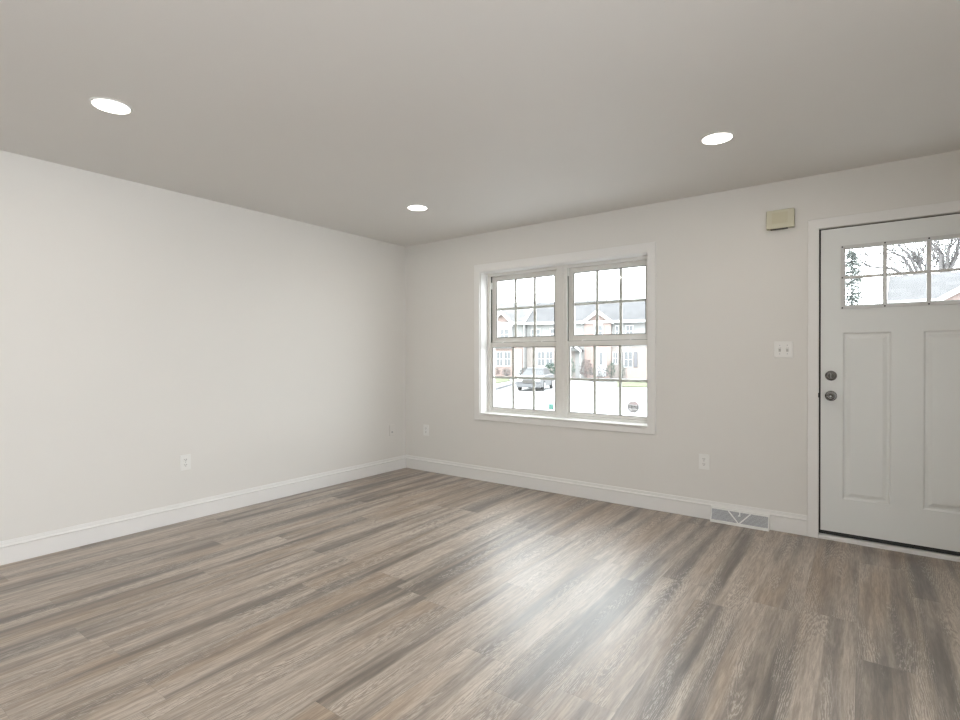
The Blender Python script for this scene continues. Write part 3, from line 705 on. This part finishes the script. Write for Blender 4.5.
for q in ((0,3,2,1),(4,5,6,7),(0,1,5,4),(1,2,6,5),(2,3,7,6),(3,0,4,7)): bm.faces.new([v[i] for i in q])
obj('rake_board', bm, wtrim_m, hl)
bm = nb(-1.52, -1.43, -0.35, 9, 0.0, 5.05); obj('end_wall', bm, siding_m, hl)
for c in (-3.6, -8.6, -13.0):
    front_gable(hl, c-1.0, c+1.0, 5.15, 6.12, -0.3, 2.0, brick_m, shingle2_m)
    bm = nb(c-1.05, c+1.05, -0.34, -0.02, 4.80, 5.14); obj('belt_board', bm, wtrim_m, hl)
    bm = nb(c-1.0, c+1.0, -0.3, -0.02, 2.75, 4.79); obj('bay_wall', bm, siding_m, hl)
    facade_window(hl, c-0.62, c+0.62, 3.62, 4.5, -0.3, 3)
    facade_window(hl, c-0.62, c-0.04, 1.08, 2.38, -0.0); facade_window(hl, c+0.14, c+0.72, 1.08, 2.38, -0.0)
obj('garage_door', nb(-2.35, -1.75, -0.05, -0.002, 0.1, 2.6), wtrim_m, hl)
for c in (-6.2, -10.8): facade_window(hl, c-0.5, c+0.5, 3.62, 4.6); facade_window(hl, c-0.5, c+0.5, 1.08, 2.38)

# --- right townhouse (through the right half of the window)
hr = empty('townhouse', (A0.x, A0.y, GZ), AR); tag(hr, 'tan brick townhouse with dark grey roof seen through the right half of the window', 'house')
obj('lower_wall', nb(-1.4, 20, 0.45, 9, 0.0, 2.95), tanbrick_m, hr)
obj('upper_wall', nb(-1.4, 20, 0.47, 9, 2.96, 5.05), siding_m, hr)
bm = bmesh.new(); gable_roof(bm, -1.39, 20.3, -0.05, 4.6, 9.4, 4.98, 7.30); obj('roof', bm, shingle_m, hr)
bm = bmesh.new(); box(bm, -1.38, 20.3, -0.10, -0.055, 4.93, 5.17); obj('gutter', bm, wtrim_m, hr)
bm = bmesh.new(); box(bm, -1.39, 20.0, 0.36, 0.445, 2.85, 3.1); obj('belt_board', bm, wtrim_m, hr)
front_gable(hr, 4.08, 6.5, 5.05, 5.95, 0.05, 2.2, brick_m, shingle_m, ov=0.2)
obj('bay_wall', nb(4.12, 6.46, 0.05, 0.44, 0.0, 5.04), brick_m, hr)
obj('bay_wall', nb(3.25, 4.10, 0.25, 0.44, 0.0, 4.9), siding_m, hr)
bm = nb(4.95, 5.75, -0.02, 0.045, 4.75, 5.04); obj('gable_vent', bm, wtrim_m, hr)
facade_window(hr, 5.05, 5.70, 3.78, 4.70, 0.04)
facade_window(hr, 6.85, 7.30, 3.75, 4.65, 0.44); facade_window(hr, 7.75, 8.30, 3.75, 4.65, 0.44); facade_window(hr, 9.6, 10.4, 3.75, 4.65, 0.44)
bm = nb(5.15, 6.05, -0.02, 0.045, 0.15, 2.55); dd = obj('front_door', bm, wtrim_m, hr)
obj('door_glass', nb(5.45, 5.75, -0.04, -0.021, 1.2, 2.3), wpane_m, dd)
facade_window(hr, 7.59, 8.25, 1.02, 2.34, 0.44); obj('shutter', nb(8.42, 8.70, 0.38, 0.44, 1.0, 2.36), shutter_m, hr); obj('shutter', nb(7.14, 7.42, 0.38, 0.44, 1.0, 2.36), shutter_m, hr)
facade_window(hr, 6.62, 6.98, 1.3, 2.3, 0.44)
facade_window(hr, -0.29, 0.33, 1.1, 2.38, 0.44); facade_window(hr, 0.50, 1.12, 1.1, 2.38, 0.44)
facade_window(hr, -0.9, -0.1, 3.62, 4.5, 0.44); facade_window(hr, 0.9, 1.7, 3.62, 4.5, 0.44)
facade_window(hr, 11.6, 12.6, 1.1, 2.38, 0.44); facade_window(hr, 13.6, 14.6, 3.62, 4.6, 0.44)
front_gable(hr, 2.7, 3.9, 2.45, 2.95, -0.7, 0.24, siding_m, shingle_m, tw=0.12, ov=0.1)
for s in (2.75, 3.85): obj('porch_post', nb(s-0.05, s+0.05, -0.68, -0.58, 0.0, 2.44), wtrim_m, hr)

# --- house beyond the door glass
B0 = (5.706, 34.096); BR = math.radians(-3)
hb = empty('townhouse', (B0[0], B0[1], GZ), BR); tag(hb, 'grey roofed house with white eave and brick gable seen through the door glass', 'house')
obj('house_wall', nb(-0.4, 14, 0.4, 9, 0, 4.98), siding_m, hb)
bm = bmesh.new(); gable_roof(bm, -0.6, 14.3, 0.0, 4.5, 9.4, 4.90, 6.85); obj('roof', bm, shingle_m, hb)
bm = bmesh.new(); box(bm, -0.62, 14.3, -0.06, -0.005, 4.86, 5.10); obj('gutter', bm, wtrim_m, hb)
bm = bmesh.new()
v = [bm.verts.new(p) for p in ((-0.72, -0.05, 4.84), (-0.61, -0.05, 4.84), (-0.61, 4.5, 6.83), (-0.72, 4.5, 6.83), (-0.72, -0.05, 5.12), (-0.61, -0.05, 5.12), (-0.61, 4.5, 7.11), (-0.72, 4.5, 7.11))]
for q in ((0,3,2,1),(4,5,6,7),(0,1,5,4),(1,2,6,5),(2,3,7,6),(3,0,4,7)): bm.faces.new([v[i] for i in q])
obj('rake_board', bm, wtrim_m, hb)
front_gable(hb, 1.75, 5.45, 5.0, 6.15, -0.3, 2.8, brick_m, shingle_m, ov=0.25)
obj('bay_wall', nb(1.75, 5.45, -0.3, 0.39, 0, 4.99), brick_m, hb)
facade_window(hb, 3.0, 4.2, 3.4, 4.5, -0.3, 3); facade_window(hb, 0.3, 1.2, 3.4, 4.5, 0.4); facade_window(hb, 3.0, 4.2, 1.0, 2.4, -0.3, 3); facade_window(hb, 7, 8.2, 3.4, 4.5, 0.4)

# --- vegetation
def tube(bm, pts, rads, n=5):
    rows = []
    for i, (p, rr) in enumerate(zip(pts, rads)):
        d = (pts[min(i+1, len(pts)-1)]-pts[max(i-1, 0)]).normalized()
        a = d.cross(Vector((0.3, 0.9, 0.2))).normalized(); b = d.cross(a)
        rows.append([bm.verts.new(p+(a*math.cos(2*PI*k/n)+b*math.sin(2*PI*k/n))*rr) for k in range(n)])
    for a, b in zip(rows, rows[1:]):
        for k in range(n): bm.faces.new((a[k], a[(k+1)%n], b[(k+1)%n], b[k]))
def bare_tree(loc, h, seed, label, r0=0.16, lean=(0, 0), splits=5, spread=0.55):
    rnd = random.Random(seed); root = empty('bare_tree', (loc[0], loc[1], GZ)); tag(root, label, 'tree')
    tb, bb = bmesh.new(), bmesh.new()
    def grow(bm, p, d, L, rr, lev):
        n = 4; pts = [p]; rads = [rr]; L = max(L, 0.5)
        for i in range(n):
            d = (d+Vector((rnd.uniform(-1, 1), rnd.uniform(-1, 1), rnd.uniform(-0.25, 0.5)))*0.13).normalized()
            pts.append(pts[-1]+d*L/n); rads.append(max(0.045, rr*(1-0.35*(i+1)/n)))
        tube(bm, pts, rads, 5 if lev < 2 else 3)
        if lev >= splits: return
        kids = 4 if lev < 2 else 3 if lev < 4 else 2
        for k in range(kids):
            t_ = 2+int(rnd.random()*2.99)
            ax = Vector((rnd.uniform(-1, 1), rnd.uniform(-1, 1), rnd.uniform(-0.35, 0.25))).normalized()
            nd = (d+ax*(spread+0.35*rnd.random())).normalized()
            grow(bb, pts[t_], nd, L*rnd.uniform(0.68, 0.88), rads[t_]*0.66, lev+1)
    grow(tb, Vector((0, 0, 0)), Vector((lean[0], lean[1], 1)).normalized(), h*0.42, r0, 0)
    obj('trunk', tb, bark_m, root); obj('branches', bb, bark_m, root)
    return root
def limbed_tree(loc, seed, label, mpp, base_px, limbs, r0):
    """mature bare tree: trunk plus individually placed limbs that carry random twigs; limbs in (sideways, up) steps"""
    rnd = random.Random(seed); root = empty('bare_tree', (loc[0], loc[1], GZ)); tag(root, label, 'tree')
    side_ = Vector((cy, sy, 0)); deep = Vector((-sy, cy, 0))
    def P(px, y, d): return side_*((px-base_px)*mpp) + deep*d + Vector((0, 0, 1.9+(356.5-y)*mpp))
    bm = bmesh.new(); fork = P(base_px, 282, 0)
    tube(bm, [Vector((0, 0, 0)), Vector((0.05, 0, fork.z*0.5)), fork], [r0*1.3, r0*1.1, r0], 8); obj('trunk', bm, bark_m, root)
    bm = bmesh.new()
    def twig(p, d, L, rr, lev):
        pts = [p]; rads = [rr]
        for i in range(3):
            d = (d+Vector((rnd.uniform(-1, 1), rnd.uniform(-1, 1), rnd.uniform(-0.5, 0.7)))*0.22).normalized(); pts.append(pts[-1]+d*L/3); rads.append(max(0.03, rads[-1]*0.8))
        tube(bm, pts, rads, 3)
        if lev < 2:
            for k in range(3):
                twig(pts[1+k % 3], (d+Vector((rnd.uniform(-1, 1), rnd.uniform(-1, 1), rnd.uniform(-0.2, 0.8)))*0.7).normalized(), L*0.65, rads[1+k % 3]*0.75, lev+1)
    for line in limbs:
        dd = rnd.uniform(-1.2, 1.2); n = len(line)
        pts = [fork]+[P(x, y, dd*(i+1)/n) for i, (x, y) in enumerate(line)]
        rads = [r0*0.55*(1-0.75*i/n) for i in range(n+1)]
        tube(bm, pts, rads, 6)
        for i in range(1, n+1):
            a = pts[i]; d = (pts[i]-pts[i-1]).normalized()
            for k in range(3 if i < n else 4):
                q = pts[i-1].lerp(a, rnd.random()) if i > 1 else a
                twig(q, (d*0.7+Vector((rnd.uniform(-1, 1), rnd.uniform(-1, 1), rnd.uniform(-0.2, 0.6)))).normalized(), rnd.uniform(0.9, 1.8), rads[i]*0.5, 0)
    obj('branches', bm, bark_m, root)
limbed_tree((8.79, 67.51), 5, 'leafless tree leaning left above the grey roof, in the middle door panes', 0.1048, 921,
    [[(917, 270), (910, 255), (902, 247), (894, 238)], [(922.5, 269), (921, 260), (919, 253), (912, 246), (908, 236)], [(915, 272), (908, 256), (899, 251), (888, 252)],
     [(910, 277), (894, 268), (882, 267), (871, 265), (864, 258)], [(926, 268), (928, 255), (930, 240)]], 0.34)
limbed_tree((11.58, 78.24), 11, 'leafless tree with upright limbs above the roof, in the right door panes', 0.1181, 944,
    [[(940, 268.5), (939.7, 255), (933, 250), (928, 243)], [(943.3, 267.5), (945.4, 258), (943, 250), (937, 243.5), (932, 234)], [(945.4, 258), (944, 250), (947.5, 244.6), (953, 236)],
     [(949.6, 267.5), (952.7, 257), (952.7, 241.5), (954, 228)], [(950, 266), (958, 252), (966, 240)]], 0.40)
bare_tree((-27.6, 65.5), 9.5, 21, 'small twiggy tree top showing above the dark roof ridge through the window', 0.20, (0, 0), 4)
def conifer(loc, h, rb, seed, label):
    rnd = random.Random(seed); root = empty('conifer_tree', (loc[0], loc[1], GZ)); tag(root, label, 'tree')
    bm = bmesh.new(); tube(bm, [Vector((0, 0, 0)), Vector((0, 0, h*0.5)), Vector((0, 0, h))], [0.11, 0.06, 0.01], 6); obj('trunk', bm, bark_m, root)
    bm = bmesh.new()
    z = 0.8
    while z < h-0.15:
        rr = rb*(1-z/h)**0.8*rnd.uniform(0.7, 1.1); k = 6
        for i in range(k):
            a = rnd.uniform(0, 2*PI); d = Vector((math.cos(a), math.sin(a), rnd.uniform(-0.1, 0.25)))
            p0 = Vector((0, 0, z)); 
            tube(bm, [p0, p0+d*rr*0.5+Vector((0,0,-0.06*rr)), p0+d*rr+Vector((0,0,-0.25*rr))], [0.025, 0.02, 0.012], 3)
            for q in range(20):
                t_ = rnd.uniform(0.15, 1.0); c = p0+d*rr*t_+Vector((rnd.uniform(-.12, .12), rnd.uniform(-.12, .12), -0.25*rr*t_*t_+rnd.uniform(-.12, .12)))
                s = rnd.uniform(0.12, 0.30); e = Vector((rnd.uniform(-1, 1), rnd.uniform(-1, 1), rnd.uniform(-0.6, 0.3)))*s; g = Vector((rnd.uniform(-1, 1), rnd.uniform(-1, 1), rnd.uniform(-0.3, 0.3)))*s*0.4
                bm.faces.new([bm.verts.new(x) for x in (c, c+e+g, c+e*1.6)])
        z += rnd.uniform(0.13, 0.24)
    obj('needles', bm, conif_m, root)
conifer((3.46, 33.1), 8.2, 2.0, 3, 'slim grey green conifer standing left of the house, in the left panes of the door')
def bush(p, rx, rz, m, label, name='shrub', seed=0, zb=0.0):
    rnd = random.Random(seed); root = empty(name, (p[0], p[1], GZ+zb)); tag(root, label, 'shrub')
    bm = bmesh.new()
    for i in range(int(420)):
        v = Vector((rnd.gauss(0, 1), rnd.gauss(0, 1), rnd.gauss(0, 1))).normalized()*(rnd.uniform(0.55, 1.0))
        c = Vector((v.x*rx, v.y*rx*0.8, rz+v.z*rz*0.95))
        if c.z < 0.03: c.z = 0.03
        s = 0.22*min(rx, rz)
        e = Vector((rnd.uniform(-1, 1), rnd.uniform(-1, 1), rnd.uniform(-1, 1))).normalized()*s; g = e.cross(Vector((rnd.uniform(-1, 1), rnd.uniform(-1, 1), rnd.uniform(-1, 1)))).normalized()*s*0.6
        if c.z-s < 0: c.z += s
        bm.faces.new([bm.verts.new(x) for x in (c-e*0.5, c+g*0.5, c+e*0.5, c-g*0.5)])
    obj('foliage', bm, m, root)
    bm = bmesh.new(); tube(bm, [Vector((0, 0, 0)), Vector((0.03, 0, rz*1.2))], [0.05, 0.02], 5); obj('stem', bm, bark_m, root)
bush(apt(-4.1, 1.5), 0.75, 0.48, brush_m, 'low brown hedge under the windows of the left townhouse', seed=1, zb=0.08)
bush(apt(-2.75, 1.7), 0.5, 0.42, grey_brush_m, 'greyish twiggy shrub right of the low brown hedge', seed=2, zb=0.08)
bush(apt(-1.3, 1.0), 0.55, 0.5, grey_brush_m, 'grey bush between the two townhouses', seed=3)
bush(apt(1.2, 0.9), 0.65, 0.75, green_m, 'dark green bush under the twin windows behind the parked car', seed=4)
bush(apt(3.15, 1.6), 0.5, 1.0, green_m, 'upright green evergreen beside the porch of the right townhouse', seed=5)
bush(apt(4.45, 1.3), 0.65, 0.9, brush_m, 'bare reddish shrub between the evergreen and the front door', seed=6)
bush(apt(6.55, 0.85), 0.42, 0.8, green_m, 'dark green bush right of the front door', seed=7)
bush(apt(7.45, 0.45), 0.3, 0.7, green_m, 'small dark evergreen left of the brick planter', seed=8)
bush(apt(5.7, 2.6), 1.1, 0.6, grey_brush_m, 'low grey hedge in front of the front door', seed=10)
tag(obj('planter_wall', nb(0, 1.8, 0, 0.35, 0, 0.95), brick_m, loc=(*apt(7.9, 1.0), GZ)), 'low brick planter wall below the shuttered window', 'planter')
bpy.data.objects['planter_wall'].rotation_euler.z = AR
# dark kerb that runs from the lawn to the parked car
kb = [Vector((-13.17, 20.78, GZ)), Vector((-15.09, 25.32, GZ)), Vector((-17.17, 29.91, GZ)), Vector((-18.2, 33.0, GZ))]
bm = bmesh.new(); prev = None
rows = []
for i, p in enumerate(kb):
    d = (kb[min(i+1, 3)]-kb[max(i-1, 0)]).normalized(); n = Vector((-d.y, d.x, 0))*0.12
    rows.append([bm.verts.new(p-n), bm.verts.new(p+n), bm.verts.new(p+n+Vector((0, 0, 0.13))), bm.verts.new(p-n+Vector((0, 0, 0.13)))])
for a, b in zip(rows, rows[1:]):
    for k in range(4): bm.faces.new((a[k], a[(k+1)%4], b[(k+1)%4], b[k]))
bm.faces.new(rows[0]); bm.faces.new(rows[-1][::-1])
tag(obj('kerb', bm, shutter_m), 'dark kerb line curving from the street to the lawn left of the car', 'kerb')

kb2 = tag(obj('kerb', nb(0, 1.85, 0, 0.4, 0, 0.22), shutter_m, loc=(*apt(5.6, 7.2), GZ)), 'short dark kerb on the ground in front of the grey hedge', 'kerb')
kb2.rotation_euler.z = AR
# --- parked car
def make_car(loc, rz, label):
    root = empty('car', loc, rz); root.scale = (0.9, 0.84, 0.9); tag(root, label, 'car')
    # body: side outline lofted across the width
    out = [(-2.15, 0.24), (-2.20, 0.55), (-2.12, 0.82), (-1.55, 0.92), (-0.95, 0.97), (1.35, 0.98), (1.95, 0.96), (2.18, 0.86), (2.20, 0.5), (2.12, 0.24)]
    bm = bmesh.new(); rows = []
    for yy, sx, dz in ((-0.88, 0.97, -0.03), (-0.80, 1.0, 0), (0.80, 1.0, 0), (0.88, 0.97, -0.03)):
        rows.append([bm.verts.new((x*sx, yy, z if z < 0.6 else z+dz)) for x, z in out])
    n = len(out)
    for a, b in zip(rows, rows[1:]):
        for k in range(n): bm.faces.new((a[k], a[(k+1)%n], b[(k+1)%n], b[k]))
    bm.faces.new(rows[0]); bm.faces.new(rows[-1][::-1]); obj('body', bm, car_m, root, bevel=0.04)
    def prism(bot, top, zb, zt, wb, wt):
        bm = bmesh.new()
        v = [bm.verts.new(p) for p in ((bot[0], -wb, zb), (bot[1], -wb, zb), (bot[1], wb, zb), (bot[0], wb, zb), (top[0], -wt, zt), (top[1], -wt, zt), (top[1], wt, zt), (top[0], wt, zt))]
        for q in ((0,3,2,1),(4,5,6,7),(0,1,5,4),(1,2,6,5),(2,3,7,6),(3,0,4,7)): bm.faces.new([v[i] for i in q])
        return bm
    obj('windows', prism((-1.0, 1.65), (-0.28, 1.05), 0.97, 1.36, 0.76, 0.60), carglass_m, root)
    obj('roof', prism((-0.34, 1.10), (-0.15, 0.95), 1.361, 1.43, 0.62, 0.56), car_m, root, bevel=0.03)
    for x in (-1.35, 1.35):
        for yy in (-0.90, 0.72):
            bm = bmesh.new(); prof = [(0.20, 0.0), (0.31, 0.0), (0.33, 0.03), (0.33, 0.15), (0.31, 0.18), (0.2, 0.18)]
            lathe(bm, prof, 20, 'y', c=(x, yy+0.18, 0.33)); wl = obj('wheel', bm, tyre_m, root)
            bm = bmesh.new(); lathe(bm, [(0.195, 0.0), (0.195, 0.02)], 20, 'y', c=(x, yy+0.001 if yy < 0 else yy+0.201, 0.33)); obj('hub_cap', bm, steel_m, wl)
    for yy in (-0.6, 0.6):
        obj('headlight', nb(-2.23, -2.15, yy-0.18, yy+0.18, 0.62, 0.76), plate_m, root, bevel=0.01)
        obj('tail_light', nb(2.16, 2.22, yy-0.18, yy+0.18, 0.66, 0.82), mat('tail_red', (0.3, 0.05, 0.05), 0.3), root, bevel=0.01)
    obj('grille', nb(-2.235, -2.18, -0.38, 0.38, 0.50, 0.70), slot_m, root)
    obj('bumper', nb(-2.26, -2.14, -0.82, 0.82, 0.24, 0.46), car_m, root, bevel=0.03)
make_car((-11.59, 22.75, GZ), math.radians(108), 'silver sedan parked on the street, seen through the lower left window pane')
